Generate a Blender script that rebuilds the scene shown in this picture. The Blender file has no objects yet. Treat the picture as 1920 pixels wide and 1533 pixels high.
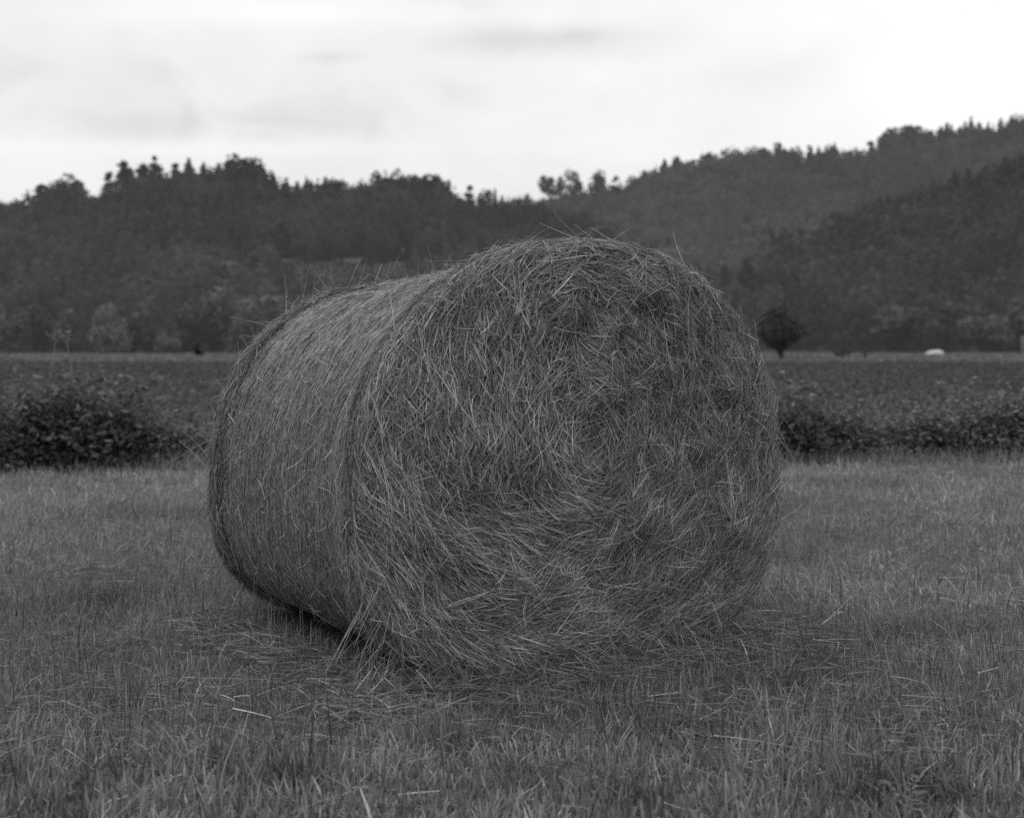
import bpy, math, random
import numpy as np
from mathutils import Vector

R = np.random.default_rng(7)
SC = bpy.context.scene
COL = SC.collection
F, CH, HY = 2400.0, 1.185, 650.0        # focal length in photo pixels, camera height in metres, horizon row


def at(px, py, Y):
    """World point seen at photo pixel (px, py) at depth Y."""
    return np.array([(px - 960) / F * Y, Y, CH + (HY - py) / F * Y])


# ------------------------------------------------------------------ noise
def _h(ix, iy, iz, seed):
    n = (ix * 374761393 + iy * 668265263 + iz * 2147483647 + seed * 974711) & 0xFFFFFFFF
    n = ((n ^ (n >> 13)) * 1274126177) & 0xFFFFFFFF
    n = (n ^ (n >> 16)) & 0xFFFFFFFF
    return n / 4294967295.0


def vnoise(x, y, seed=0, octaves=2):
    """Smooth value noise in about -1..1."""
    x = np.asarray(x, float); y = np.asarray(y, float)
    out = np.zeros(np.broadcast(x, y).shape); amp, tot = 1.0, 0.0
    for o in range(octaves):
        xs, ys = x * 2 ** o + 37.2 * o, y * 2 ** o + 11.7 * o
        ix, iy = np.floor(xs).astype(np.int64), np.floor(ys).astype(np.int64)
        fx, fy = xs - ix, ys - iy
        fx, fy = fx * fx * (3 - 2 * fx), fy * fy * (3 - 2 * fy)
        a, b = _h(ix, iy, 0, seed + o), _h(ix + 1, iy, 0, seed + o)
        c, d = _h(ix, iy + 1, 0, seed + o), _h(ix + 1, iy + 1, 0, seed + o)
        out = out + amp * ((a + (b - a) * fx) * (1 - fy) + (c + (d - c) * fx) * fy)
        tot += amp; amp *= 0.5
    return out / tot * 2 - 1


def unit(v):
    return v / np.maximum(np.linalg.norm(v, axis=-1, keepdims=True), 1e-9)


# ------------------------------------------------------------------ mesh collecting
class MB:
    """Collects shapes, then links them as one mesh object with a per-point albedo 'tone'."""
    def __init__(s):
        s.v, s.t, s.f4, s.f3, s.n = [], [], [], [], 0
        s.m4, s.m3 = [], []

    def add(s, v, tone, quads=None, tris=None, mat=0):
        v = np.asarray(v, float).reshape(-1, 3)
        s.v.append(v); s.t.append(np.broadcast_to(np.asarray(tone, float).ravel(), (len(v),)) if np.size(tone) in (1, len(v)) else tone)
        if quads is not None and len(quads):
            q = np.asarray(quads, np.int64) + s.n; s.f4.append(q); s.m4.append(np.full(len(q), mat))
        if tris is not None and len(tris):
            q = np.asarray(tris, np.int64) + s.n; s.f3.append(q); s.m3.append(np.full(len(q), mat))
        s.n += len(v)

    def ribbons(s, P, W, side, tone, mat=0, tone2=None):
        """P (N,K,3) centre lines, W (N,K) widths, side (N,3) width direction."""
        N, K, _ = P.shape
        sd = side[:, None, :] if side.ndim == 2 else side
        a = P - sd * W[..., None] * 0.5; b = P + sd * W[..., None] * 0.5
        V = np.stack([a, b], 2).reshape(-1, 3)
        base = (np.arange(N) * K * 2)[:, None] + (np.arange(K - 1) * 2)[None]
        q = np.stack([base, base + 1, base + 3, base + 2], -1).reshape(-1, 4)
        if tone2 is None:
            T = np.repeat(tone, K * 2)
        else:
            w = np.linspace(0, 1, K)[None, :, None]
            T = (tone[:, None, None] * (1 - w) + tone2[:, None, None] * w + np.zeros((1, 1, 2))).ravel()
        s.add(V, T, q, mat=mat)

    def leaves(s, C, A, B, tone, mat=0):
        """Diamond leaves: centre C, half length vector A, half width vector B."""
        N = len(C)
        V = np.stack([C - A, C - A * 0.1 + B, C + A, C - A * 0.1 - B], 1).reshape(-1, 3)
        i = np.arange(N) * 4
        s.add(V, np.repeat(tone, 4), np.stack([i, i + 1, i + 2, i + 3], 1), mat=mat)

    def tube(s, pts, rad, tone, n=7, mat=0):
        pts = np.asarray(pts, float); rad = np.broadcast_to(rad, (len(pts),))
        d = unit(np.gradient(pts, axis=0))
        ref = np.where(np.abs(d[:, 2:3]) > 0.9, np.array([[1., 0, 0]]), np.array([[0, 0, 1.]]))
        u = unit(np.cross(d, ref)); w = np.cross(d, u)
        t = np.linspace(0, 2 * np.pi, n, endpoint=False)
        V = pts[:, None] + rad[:, None, None] * (np.cos(t)[None, :, None] * u[:, None] + np.sin(t)[None, :, None] * w[:, None])
        q = []
        for k in range(len(pts) - 1):
            for j in range(n):
                q.append((k * n + j, k * n + (j + 1) % n, (k + 1) * n + (j + 1) % n, (k + 1) * n + j))
        s.add(V.reshape(-1, 3), tone, q, mat=mat)

    def build(s, name, mats, parent=None, loc=None):
        me = bpy.data.meshes.new(name)
        v = np.concatenate(s.v); t = np.concatenate([np.asarray(x, float).ravel() for x in s.t])
        if loc is not None: v = v - np.asarray(loc)
        f4 = np.concatenate(s.f4) if s.f4 else np.zeros((0, 4), np.int64)
        f3 = np.concatenate(s.f3) if s.f3 else np.zeros((0, 3), np.int64)
        mi = np.concatenate(s.m4 + s.m3) if (s.m4 or s.m3) else np.zeros(0)
        me.vertices.add(len(v)); me.vertices.foreach_set('co', v.astype(np.float32).ravel())
        loops = np.concatenate([f4.ravel(), f3.ravel()]).astype(np.int32)
        me.loops.add(len(loops)); me.loops.foreach_set('vertex_index', loops)
        me.polygons.add(len(f4) + len(f3))
        st = np.concatenate([np.arange(len(f4)) * 4, len(f4) * 4 + np.arange(len(f3)) * 3]).astype(np.int32)
        me.polygons.foreach_set('loop_start', st)
        me.polygons.foreach_set('material_index', mi.astype(np.int32))
        at_ = me.attributes.new('tone', 'FLOAT', 'POINT'); at_.data.foreach_set('value', t.astype(np.float32))
        me.update(calc_edges=True)
        for m in (mats if isinstance(mats, (list, tuple)) else [mats]): me.materials.append(m)
        o = bpy.data.objects.new(name, me); COL.objects.link(o)
        if parent is not None: o.parent = parent
        return o


def tag(o, label=None, cat=None, group=None, kind=None):
    if label: o['label'] = label
    if cat: o['category'] = cat
    if group: o['group'] = group
    if kind: o['kind'] = kind
    return o


def empty(name, loc, label, cat, group=None):
    o = bpy.data.objects.new(name, None); COL.objects.link(o); o.location = loc
    o.empty_display_size = 0.3
    return tag(o, label, cat, group)


# ------------------------------------------------------------------ materials (monochrome, albedo from 'tone')
def toned(name, rough=0.85, spec=0.15, trans=0.0, nscale=30.0, namp=0.25, haze_glow=0.0):
    m = bpy.data.materials.new(name); m.use_nodes = True
    N, L = m.node_tree.nodes, m.node_tree.links
    p = N['Principled BSDF']; out = N['Material Output']
    a = N.new('ShaderNodeAttribute'); a.attribute_name = 'tone'
    tc = N.new('ShaderNodeTexCoord'); nz = N.new('ShaderNodeTexNoise')
    nz.inputs['Scale'].default_value = nscale; nz.inputs['Detail'].default_value = 3
    L.new(tc.outputs['Object'], nz.inputs['Vector'])
    mr = N.new('ShaderNodeMapRange'); mr.inputs['To Min'].default_value = 1 - namp; mr.inputs['To Max'].default_value = 1 + namp
    mr.inputs['From Min'].default_value = 0.3; mr.inputs['From Max'].default_value = 0.7
    L.new(nz.outputs['Fac'], mr.inputs['Value'])
    mu = N.new('ShaderNodeMath'); mu.operation = 'MULTIPLY'
    L.new(a.outputs['Fac'], mu.inputs[0]); L.new(mr.outputs['Result'], mu.inputs[1])
    L.new(mu.outputs[0], p.inputs['Base Color'])
    p.inputs['Roughness'].default_value = rough; p.inputs['Specular IOR Level'].default_value = spec
    if haze_glow:                                                     # distance haze imitated by a constant glow of the surface itself
        p.inputs['Emission Color'].default_value = (1, 1, 1, 1); p.inputs['Emission Strength'].default_value = haze_glow
    if trans > 0:
        t = N.new('ShaderNodeBsdfTranslucent'); L.new(mu.outputs[0], t.inputs['Color'])
        mx = N.new('ShaderNodeMixShader'); mx.inputs[0].default_value = trans
        L.new(p.outputs[0], mx.inputs[1]); L.new(t.outputs[0], mx.inputs[2]); L.new(mx.outputs[0], out.inputs['Surface'])
    return m


M_hay = toned('dry_hay', 0.62, 0.3, 0.12, 60, 0.25)
M_core = toned('packed_hay', 0.95, 0.05, 0, 45, 0.5)
M_grass = toned('mown_grass', 0.6, 0.3, 0.25, 3, 0.12)
M_leaf = toned('bramble_leaf', 0.75, 0.08, 0.2, 12, 0.2)
M_bark = toned('bark', 0.9, 0.1, 0, 8, 0.3)
M_crown = toned('tree_foliage', 0.8, 0.1, 0.3, 0.4, 0.2)
M_foot = toned('tree_foliage_haze_glow', 0.8, 0.1, 0.3, 0.4, 0.2, haze_glow=0.034)  # far foliage glows evenly in place of haze
M_lone = toned('lone_tree_foliage', 0.8, 0.1, 0.3, 0.4, 0.2, haze_glow=0.010)
M_skyl = toned('skyline_foliage_left', 0.9, 0.05, 0.35, 0.1, 0.2, haze_glow=0.058)
M_skyr = toned('skyline_foliage_right', 0.9, 0.05, 0.35, 0.1, 0.2, haze_glow=0.084)
M_fl = toned('forest_foliage_left', 0.9, 0.05, 0.35, 0.02, 0.2, haze_glow=0.054)
M_fr = toned('forest_foliage_right', 0.9, 0.05, 0.35, 0.02, 0.2, haze_glow=0.086)
M_fs = toned('forest_foliage_near', 0.9, 0.05, 0.35, 0.02, 0.2, haze_glow=0.050)
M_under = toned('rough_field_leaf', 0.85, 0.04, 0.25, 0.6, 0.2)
M_hill = toned('hill_soil', 0.95, 0.05, 0, 0.05, 0.3, haze_glow=0.042)
M_barkfar = toned('bark_haze_glow', 0.9, 0.1, 0, 8, 0.3, haze_glow=0.032)  # far bark carries the same even glow for haze
M_barksky = toned('bark_skyline', 0.9, 0.1, 0, 8, 0.3, haze_glow=0.055)
M_white = toned('white_sheet', 0.5, 0.3, 0, 2, 0.06)

# ------------------------------------------------------------------ camera
cam = bpy.data.cameras.new('camera'); co = bpy.data.objects.new('camera', cam); COL.objects.link(co)
co.location = (0, 0, CH); co.rotation_euler = (math.pi / 2, 0, 0)
cam.sensor_width = 36; cam.lens = 36 * F / 1920; cam.shift_y = -(766.5 - HY) / 1920
cam.clip_start = 0.05; cam.clip_end = 6000
cam.dof.use_dof = True; cam.dof.focus_distance = 4.75; cam.dof.aperture_fstop = 2.6
SC.camera = co

# ------------------------------------------------------------------ sky and sun
SUN_EL, SUN_AZ = math.radians(52), math.radians(-65)      # azimuth from +Y towards +X
w = bpy.data.worlds.new('World'); SC.world = w; w.use_nodes = True
N, L = w.node_tree.nodes, w.node_tree.links
bg = N['Background']; bg.inputs['Strength'].default_value = 0.1


def mth(op, a, b=None, c=None, clamp=False):
    n = N.new('ShaderNodeMath'); n.operation = op; n.use_clamp = clamp
    for i, x in enumerate((a, b, c)):
        if x is None: continue
        if isinstance(x, (int, float)): n.inputs[i].default_value = x
        else: L.new(x, n.inputs[i])
    return n.outputs[0]


sky = N.new('ShaderNodeTexSky'); sky.sky_type = 'NISHITA'; sky.sun_disc = False
sky.sun_elevation = SUN_EL; sky.sun_rotation = SUN_AZ; sky.dust_density = 3
bw = N.new('ShaderNodeRGBToBW'); L.new(sky.outputs[0], bw.inputs[0])
tc = N.new('ShaderNodeTexCoord'); sx = N.new('ShaderNodeSeparateXYZ'); L.new(tc.outputs['Generated'], sx.inputs[0])
X, Y_, Z = sx.outputs
# clouds: stretched layers, and one lens-shaped bank low in the north
mp = N.new('ShaderNodeMapping'); mp.inputs['Scale'].default_value = (3.0, 3.0, 6.5); mp.inputs['Rotation'].default_value = (0, 0.05, 0)
L.new(tc.outputs['Generated'], mp.inputs[0])
n1 = N.new('ShaderNodeTexNoise'); n1.inputs['Scale'].default_value = 1.0; n1.inputs['Detail'].default_value = 7; n1.inputs['Roughness'].default_value = 0.52; n1.inputs['Distortion'].default_value = 0.3
L.new(mp.outputs[0], n1.inputs['Vector'])
yc = mth('MAXIMUM', Y_, 0.05)
u = mth('DIVIDE', X, yc); v = mth('DIVIDE', Z, yc)


def blob(u0, v0, su, sv, wob=0.6):
    a = mth('DIVIDE', mth('SUBTRACT', u, u0), su); b = mth('DIVIDE', mth('SUBTRACT', v, v0), sv)
    d = mth('ADD', mth('MULTIPLY', a, a), mth('MULTIPLY', b, b))
    d = mth('ADD', d, mth('MULTIPLY', mth('SUBTRACT', n3.outputs['Fac'], 0.5), wob * 9))
    return mth('POWER', 2.718, mth('MULTIPLY', d, -1.0))


mp2 = N.new('ShaderNodeMapping'); mp2.inputs['Scale'].default_value = (17, 17, 26)
L.new(tc.outputs['Generated'], mp2.inputs[0])
n2 = N.new('ShaderNodeTexNoise'); n2.inputs['Scale'].default_value = 1.0; n2.inputs['Detail'].default_value = 6
L.new(mp2.outputs[0], n2.inputs['Vector'])
mp3 = N.new('ShaderNodeMapping'); mp3.inputs['Scale'].default_value = (10, 10, 15); mp3.inputs['Location'].default_value = (3.1, 0.4, 1.7)
L.new(tc.outputs['Generated'], mp3.inputs[0])
n3 = N.new('ShaderNodeTexNoise'); n3.inputs['Scale'].default_value = 1.0; n3.inputs['Detail'].default_value = 8; n3.inputs['Roughness'].default_value = 0.55; n3.inputs['Distortion'].default_value = 0.6
L.new(mp3.outputs[0], n3.inputs['Vector'])
n1c = mth('MULTIPLY', mth('SUBTRACT', n1.outputs['Fac'], 0.5), 0.24)
lum = mth('ADD', 0.898, n1c)
lum = mth('ADD', lum, mth('MULTIPLY', mth('SUBTRACT', n2.outputs['Fac'], 0.5), 0.07))
lum = mth('ADD', lum, mth('MULTIPLY', mth('SUBTRACT', n3.outputs['Fac'], 0.5), 0.20))
for u0, v0, su, sv, wb, am in ((0.34, 0.235, 0.19, 0.11, 0.25, 0.17), (0.02, 0.285, 0.2, 0.02, 0.3, 0.08), (-0.004, 0.238, 0.088, 0.012, 0.2, -0.15), (0.05, 0.243, 0.06, 0.006, 0.3, -0.05),
                               (-0.02, 0.271, 0.09, 0.008, 0.5, -0.08), (-0.14, 0.226, 0.03, 0.005, 0.5, -0.08), (-0.26, 0.173, 0.14, 0.013, 0.5, -0.09), (-0.33, 0.205, 0.12, 0.02, 0.5, -0.05),
                               (0.20, 0.215, 0.07, 0.02, 0.5, -0.06), (0.0, 0.19, 0.12, 0.02, 0.5, -0.05), (-0.2, 0.262, 0.12, 0.012, 0.5, 0.09), (-0.28, 0.155, 0.2, 0.006, 0.4, 0.05)):
    lum = mth('ADD', lum, mth('MULTIPLY', blob(u0, v0, su, sv, wb), am))
# overcast: brighter overhead
zen = mth('MULTIPLY', mth('MAXIMUM', mth('SUBTRACT', Z, 0.3), 0.0), 1.0)
lum = mth('ADD', lum, zen)
tot = mth('ADD', mth('MULTIPLY', lum, 9.6), mth('MULTIPLY', bw.outputs[0], 0.06))
cb = N.new('ShaderNodeCombineColor')
for i in range(3): L.new(tot, cb.inputs[i])
L.new(cb.outputs[0], bg.inputs['Color'])

sl = bpy.data.lights.new('sun', 'SUN'); sl.energy = 0.7; sl.angle = math.radians(24); sl.color = (1, 1, 1)
so = bpy.data.objects.new('sun', sl); COL.objects.link(so)
sd = Vector((math.sin(SUN_AZ) * math.cos(SUN_EL), math.cos(SUN_AZ) * math.cos(SUN_EL), math.sin(SUN_EL)))
so.rotation_euler = sd.to_track_quat('Z', 'Y').to_euler(); so.location = sd * 60

# ------------------------------------------------------------------ ground
FIELD_END = 108.0
M_ground = bpy.data.materials.new('ground'); M_ground.use_nodes = True
N, L = M_ground.node_tree.nodes, M_ground.node_tree.links
p = N['Principled BSDF']; p.inputs['Roughness'].default_value = 0.95; p.inputs['Specular IOR Level'].default_value = 0.05
tc = N.new('ShaderNodeTexCoord'); sx = N.new('ShaderNodeSeparateXYZ'); L.new(tc.outputs['Object'], sx.inputs[0])


def gnoise(scale, detail, lo, hi):
    n = N.new('ShaderNodeTexNoise'); n.inputs['Scale'].default_value = scale; n.inputs['Detail'].default_value = detail
    L.new(tc.outputs['Object'], n.inputs['Vector'])
    r = N.new('ShaderNodeMapRange'); r.inputs['From Min'].default_value = 0.3; r.inputs['From Max'].default_value = 0.7
    r.inputs['To Min'].default_value = lo; r.inputs['To Max'].default_value = hi
    L.new(n.outputs['Fac'], r.inputs['Value']); return r.outputs[0]


def step(a, b):
    r = N.new('ShaderNodeMapRange'); r.inputs['From Min'].default_value = a; r.inputs['From Max'].default_value = b
    yy = mth('ADD', sx.outputs[1], gnoise(0.05, 3, -3, 3)); L.new(yy, r.inputs['Value']); return r.outputs[0]


def mix(f, a, b):
    return mth('ADD', mth('MULTIPLY', a, mth('SUBTRACT', 1.0, f)), mth('MULTIPLY', b, f))


near = gnoise(14, 6, 0.04, 0.10)
mid = mth('MULTIPLY', gnoise(0.25, 6, 0.045, 0.07), gnoise(3, 3, 0.8, 1.2))
far = gnoise(0.06, 5, 0.09, 0.125)
val = mix(step(14, 20), near, mid); val = mix(step(FIELD_END - 25, FIELD_END), val, far)
cb = N.new('ShaderNodeCombineColor')
for i in range(3): L.new(val, cb.inputs[i])
L.new(cb.outputs[0], p.inputs['Base Color'])
bp = N.new('ShaderNodeBump'); bp.inputs['Strength'].default_value = 0.6; bp.inputs['Distance'].default_value = 0.05
nn = N.new('ShaderNodeTexNoise'); nn.inputs['Scale'].default_value = 9; nn.inputs['Detail'].default_value = 8; L.new(tc.outputs['Object'], nn.inputs['Vector'])
L.new(nn.outputs['Fac'], bp.inputs['Height']); L.new(bp.outputs[0], p.inputs['Normal'])


def ground_z(x, y):
    amp = np.clip((np.asarray(y) - 2) / 3, 0, 1) * np.clip((16 - np.asarray(y)) / 4, 0, 1)
    return amp * 0.018 * vnoise(np.asarray(x) * 1.1, np.asarray(y) * 1.1, 5)


g = MB()
ys = np.concatenate([np.linspace(-60, 1, 6), np.linspace(1.5, 16, 60), np.geomspace(18, 3500, 24)])
xs = np.concatenate([-np.geomspace(3000, 9, 12), np.linspace(-8, 8, 60), np.geomspace(9, 3000, 12)])
GX, GY = np.meshgrid(xs, ys)
GZ = ground_z(GX, GY) * (np.abs(GX) < 8)
nx = len(xs); ii, jj = np.meshgrid(np.arange(len(ys) - 1), np.arange(nx - 1), indexing='ij')
q = np.stack([ii * nx + jj, ii * nx + jj + 1, (ii + 1) * nx + jj + 1, (ii + 1) * nx + jj], -1).reshape(-1, 4)
g.add(np.stack([GX, GY, GZ], -1), 0.05, q)
tag(g.build('ground', M_ground), 'flat valley field running to the foot of the hills', 'ground', kind='structure')

# ------------------------------------------------------------------ the round hay bale
CX, CY, YAW, BL, BW, BH, ZC, NT, NB = 0.275, 4.778, 0.583, 1.568, 0.952, 1.572, 0.707, 2.142, 3.1
ax = np.array([-math.sin(YAW), math.cos(YAW), 0]); ru = np.array([math.cos(YAW), math.sin(YAW), 0]); up = np.array([0, 0, 1.])
O = np.array([CX, CY, 0.0])
T = np.linspace(0, 2 * np.pi, 4001)
c, s_ = np.cos(T), np.sin(T)
n_ = np.where(s_ > 0, NT, NB)
pu = BW * np.sign(c) * np.abs(c) ** (2 / n_)
pz = np.where(s_ > 0, ZC + (BH - ZC) * np.abs(s_) ** (2 / n_), ZC - ZC * np.abs(s_) ** (2 / n_))
arc = np.concatenate([[0], np.cumsum(np.hypot(np.diff(pu), np.diff(pz)))]); PER = arc[-1]


def prof(a):
    """Profile point and outward normal at arc fraction a (0 = right side, anticlockwise seen from the camera)."""
    d = (np.asarray(a) % 1.0) * PER
    u, z = np.interp(d, arc, pu), np.interp(d, arc, pz)
    e = 0.02
    u2, z2 = np.interp((d + e) % PER, arc, pu), np.interp((d + e) % PER, arc, pz)
    u1, z1 = np.interp((d - e) % PER, arc, pu), np.interp((d - e) % PER, arc, pz)
    tx, tz = u2 - u1, z2 - z1; l = np.hypot(tx, tz) + 1e-9
    return u, z, tz / l, -tx / l


SCS = np.array([-.02, 0.0, .02, .06, .10, .14, .19, .5, .9, .95, .985, 1.0])
SCV = np.array([.93, .955, .983, .995, .985, .970, .958, .948, .938, .936, .915, .875])


def scale_s(s, a):
    k = np.interp(s / BL, SCS, SCV)
    return k + 0.012 * vnoise(s * 2.2, np.asarray(a) * 11, 21) * (np.asarray(s) > 0.1) + 0.007 * vnoise(s * 9, np.asarray(a) * 40, 22)


def side_pt(a, s, off):
    u, z, nu, nz = prof(a)
    k = scale_s(s, a)
    u = u * k + nu * off; z = np.maximum(z * k + nz * off, 0.012)
    return O + u[..., None] * ru + z[..., None] * up + s[..., None] * ax, nu[..., None] * ru + nz[..., None] * up


def rho_of(u, z):
    """Radial fraction of a face point: 0 at the middle, 1 at the rim."""
    zz = z - ZC
    n = np.where(zz > 0, NT, NB); H = np.where(zz > 0, BH - ZC, ZC)
    return (np.abs(u / BW) ** n + np.abs(zz / H) ** n) ** (1 / n)


def face_h(u, z):
    """How far the face stands out towards the viewer."""
    r = np.clip(rho_of(u, z), 0, 1.2)
    ang = np.arctan2(z - ZC, u)
    b = 0.105 * np.sqrt(np.clip(1 - (r * 0.985) ** 2.6, 0, 1))
    lump = 0.050 * vnoise(u * 3.1 + 3, z * 3.1, 31, 3) + 0.038 * vnoise(u * 6.5, z * 6.5, 35, 2) + 0.022 * vnoise(r * 9 + 0.35 * ang, ang * 1.2, 33, 2) + 0.012 * vnoise(u * 14, z * 14, 34)
    return b + lump * np.clip((1.04 - r) * 4, 0.15, 1)


def face_pt(u, z, off):
    return O + u[..., None] * ru + np.maximum(z, 0.01)[..., None] * up - (face_h(u, z) + off)[..., None] * ax


def hay_tone(n, mean=0.2, hi=0.06):
    t = mean * np.exp(R.normal(0, 0.38, n))
    b = R.random(n)
    t = np.where(b < hi, t * 1.9, t); t = np.where(b > 0.93, t * 0.42, t)
    return np.clip(t, 0.02, 0.6)


bale = empty('hay_bale', tuple(O), 'large round bale of dry hay sagging on the mown field', 'hay bale')
bloc = O

# ---- rolled side
side = MB()
na, ns = 220, 70
aa = np.linspace(0, 1, na, endpoint=False); ss = np.linspace(0.0, BL, ns)
A2, S2 = np.meshgrid(aa, ss)
P, _n = side_pt(A2, S2, np.full(A2.shape, -0.012))
ii, jj = np.meshgrid(np.arange(ns - 1), np.arange(na), indexing='ij')
q = np.stack([ii * na + jj, ii * na + (jj + 1) % na, (ii + 1) * na + (jj + 1) % na, (ii + 1) * na + jj], -1).reshape(-1, 4)
side.add(P, np.full(P.shape[0] * P.shape[1], 0.05), q, mat=1)


def side_strands(n, a, s, length, wid, ang, lift0, lift1, tone, K=4, bend=0.5):
    t = np.linspace(-0.5, 0.5, K)[None]
    cur = R.normal(0, bend, n)[:, None]
    th = ang[:, None] + cur * t
    stp = length[:, None] / (K - 1)
    da = np.cumsum(np.cos(th) * stp, 1) / PER; ds = np.cumsum(np.sin(th) * stp, 1)
    A = a[:, None] + da - da.mean(1, keepdims=True); S = s[:, None] + ds - ds.mean(1, keepdims=True)
    S = np.clip(S, -0.03, BL + 0.03)
    w_ = np.linspace(0, 1, K)[None]
    off = lift0[:, None] * (1 - w_) + lift1[:, None] * w_
    Pp, Nn = side_pt(A, S, off)
    tang = unit(Pp[:, -1] - Pp[:, 0])
    nrm = unit(Nn[:, K // 2] + R.normal(0, 0.55, (n, 3)))
    sdv = unit(np.cross(tang, nrm))
    W = wid[:, None] * np.interp(np.linspace(0, 1, K), [0, .2, .8, 1], [.75, 1, 1, .5])[None]
    side.ribbons(Pp, W, sdv, tone)


def pick_a(n):
    """Arc positions, mostly on the top and the side turned to the camera."""
    vis = R.random(n) < 0.80
    a = np.where(vis, R.uniform(0.20, 0.66, n), R.uniform(0, 1, n))
    return a


n = 125000
a = pick_a(n); s = R.uniform(0.10, BL - 0.06, n)
ang = 0.10 + 0.10 * vnoise(s * 4, a * 20, 41) + R.normal(0, 0.11, n)
wild = R.random(n) < (0.04 + 0.20 * np.clip((a - 0.42) * 6, 0, 1)); ang = np.where(wild, ang + R.normal(0, 0.7, n), ang)
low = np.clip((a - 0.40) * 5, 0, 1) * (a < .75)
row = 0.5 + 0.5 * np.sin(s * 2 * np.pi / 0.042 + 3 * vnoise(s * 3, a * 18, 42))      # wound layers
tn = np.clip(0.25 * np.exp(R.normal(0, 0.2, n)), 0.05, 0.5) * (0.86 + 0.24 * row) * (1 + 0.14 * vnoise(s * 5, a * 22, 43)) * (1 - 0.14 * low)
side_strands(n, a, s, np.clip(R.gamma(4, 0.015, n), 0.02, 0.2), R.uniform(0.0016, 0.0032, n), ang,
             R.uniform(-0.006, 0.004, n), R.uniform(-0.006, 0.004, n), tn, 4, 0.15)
# messy bands along both rims
for n, lo, hi, sg, tm in ((12000, -0.02, 0.085, 0.33, 0.21), (14000, BL - 0.17, BL + 0.01, 0.5, 0.17)):
    a = pick_a(n); s = R.uniform(lo, hi, n)
    ang = R.normal(0.05, sg, n)
    side_strands(n, a, s, np.clip(R.gamma(4, 0.04, n), 0.05, 0.4), R.uniform(0.0014, 0.003, n), ang,
                 np.abs(R.normal(0.0, 0.013, n)) - 0.004, np.abs(R.normal(0.0, 0.018, n)) - 0.004, hay_tone(n, tm, 0.05), 5, 0.7)
# loose ends lying across the wrapped part, thicker on the lower flank
n = 800
a = np.where(R.random(n) < 0.5, R.uniform(0.4, 0.66, n), pick_a(n)); s = R.uniform(0.08, BL - 0.05, n)
side_strands(n, a, s, R.uniform(0.04, 0.20, n), R.uniform(0.0015, 0.003, n), R.normal(0.1, 0.9, n),
             np.zeros(n), np.abs(R.normal(0, 0.02, n)), hay_tone(n, 0.22, 0.08), 5, 1.3)


def stray(mb, P0, D, length, wid, tone, droop=0.05, K=5, kink=0.12):
    n = len(P0)
    D = unit(D); t = np.linspace(0, 1, K)
    j = R.normal(0, 1, (n, 3)); j = unit(j - (j * D).sum(1, keepdims=True) * D)
    P_ = P0[:, None] + D[:, None] * (length[:, None] * t[None])[..., None] + j[:, None] * (length[:, None] * R.normal(0, kink, n)[:, None] * t[None] ** 2)[..., None]
    P_[..., 2] -= length[:, None] * droop * t[None] ** 2
    P_[..., 2] = np.maximum(P_[..., 2], 0.01)
    sdv = unit(np.cross(D, R.normal(0, 1, (n, 3))))
    mb.ribbons(P_, wid[:, None] * np.linspace(1, 0.45, K)[None], sdv, tone)


# stalks standing off the rims
n = 1000
n = 800; a = np.concatenate([R.uniform(0.17, 0.62, 500), R.uniform(-0.15, 0.40, 300)])
s = np.concatenate([BL - np.abs(R.normal(0.04, 0.05, 500)), np.abs(R.normal(0.05, 0.06, 300))])
P0, Nn = side_pt(a, s, np.full(n, -0.01))
u_, z_, nu, nz_ = prof(a)
tg = -nz_[:, None] * ru + nu[:, None] * up
D = Nn * (R.uniform(0.1, 1.0, n) * np.where(np.arange(n) < 500, 1, 0.5))[:, None] + tg * R.choice([-1, 1], n)[:, None] * R.uniform(0.2, 1.2, n)[:, None] + ax * R.normal(0, 0.45, n)[:, None]
stray(side, P0, D, np.clip(R.gamma(3, 0.042, n), 0.04, 0.26), R.uniform(0.0016, 0.003, n), hay_tone(n, 0.27, 0.1))
n = 260
a = R.uniform(0.2, 0.6, n); s = R.uniform(0.1, BL - 0.05, n)
P0, Nn = side_pt(a, s, np.zeros(n))
D = Nn * R.uniform(0.1, 0.7, n)[:, None] + R.normal(0, 0.6, (n, 3))
stray(side, P0, D, R.uniform(0.03, 0.10, n), R.uniform(0.0014, 0.0025, n), hay_tone(n, 0.2, 0.1))
side.build('rolled_side', [M_hay, M_core], bale, loc=O)

# ---- front face with its swirled, combed-out hay
face = MB()
nr, na = 46, 180
rr = np.linspace(0, 1.0, nr); aa = np.linspace(0, 1, na, endpoint=False)
A2, R2 = np.meshgrid(aa, rr)
u, z, _, _ = prof(A2)
U2 = u * R2 * 0.965; Z2 = ZC + (z - ZC) * R2 * 0.965
P = face_pt(U2, Z2, np.full(U2.shape, -0.035))
ii, jj = np.meshgrid(np.arange(nr - 1), np.arange(na), indexing='ij')
q = np.stack([ii * na + jj, (ii + 1) * na + jj, (ii + 1) * na + (jj + 1) % na, ii * na + (jj + 1) % na], -1).reshape(-1, 4)
face.add(P, np.full(P.shape[0] * P.shape[1], 0.045), q, mat=1)


def flow(u, z):
    """Angle of the hay lie on the face in (u, z): one big roll round an off-centre eye, torn about by the baler."""
    r = rho_of(u, z)
    tang = np.arctan2(z - ZC - 0.16, u + 0.10) + np.pi / 2
    rim = np.arctan2(z - ZC, u) + np.pi / 2
    inner = np.clip((1.0 - r) / 0.45, 0, 1)
    d = np.angle(np.exp(1j * (tang - rim)))
    return rim + d * inner + (0.15 + 0.85 * inner) * vnoise(u * 2.6 + 7, z * 2.6, 51, 2) * 1.2 + 0.7 * inner * vnoise(u * 7, z * 7, 53)


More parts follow.
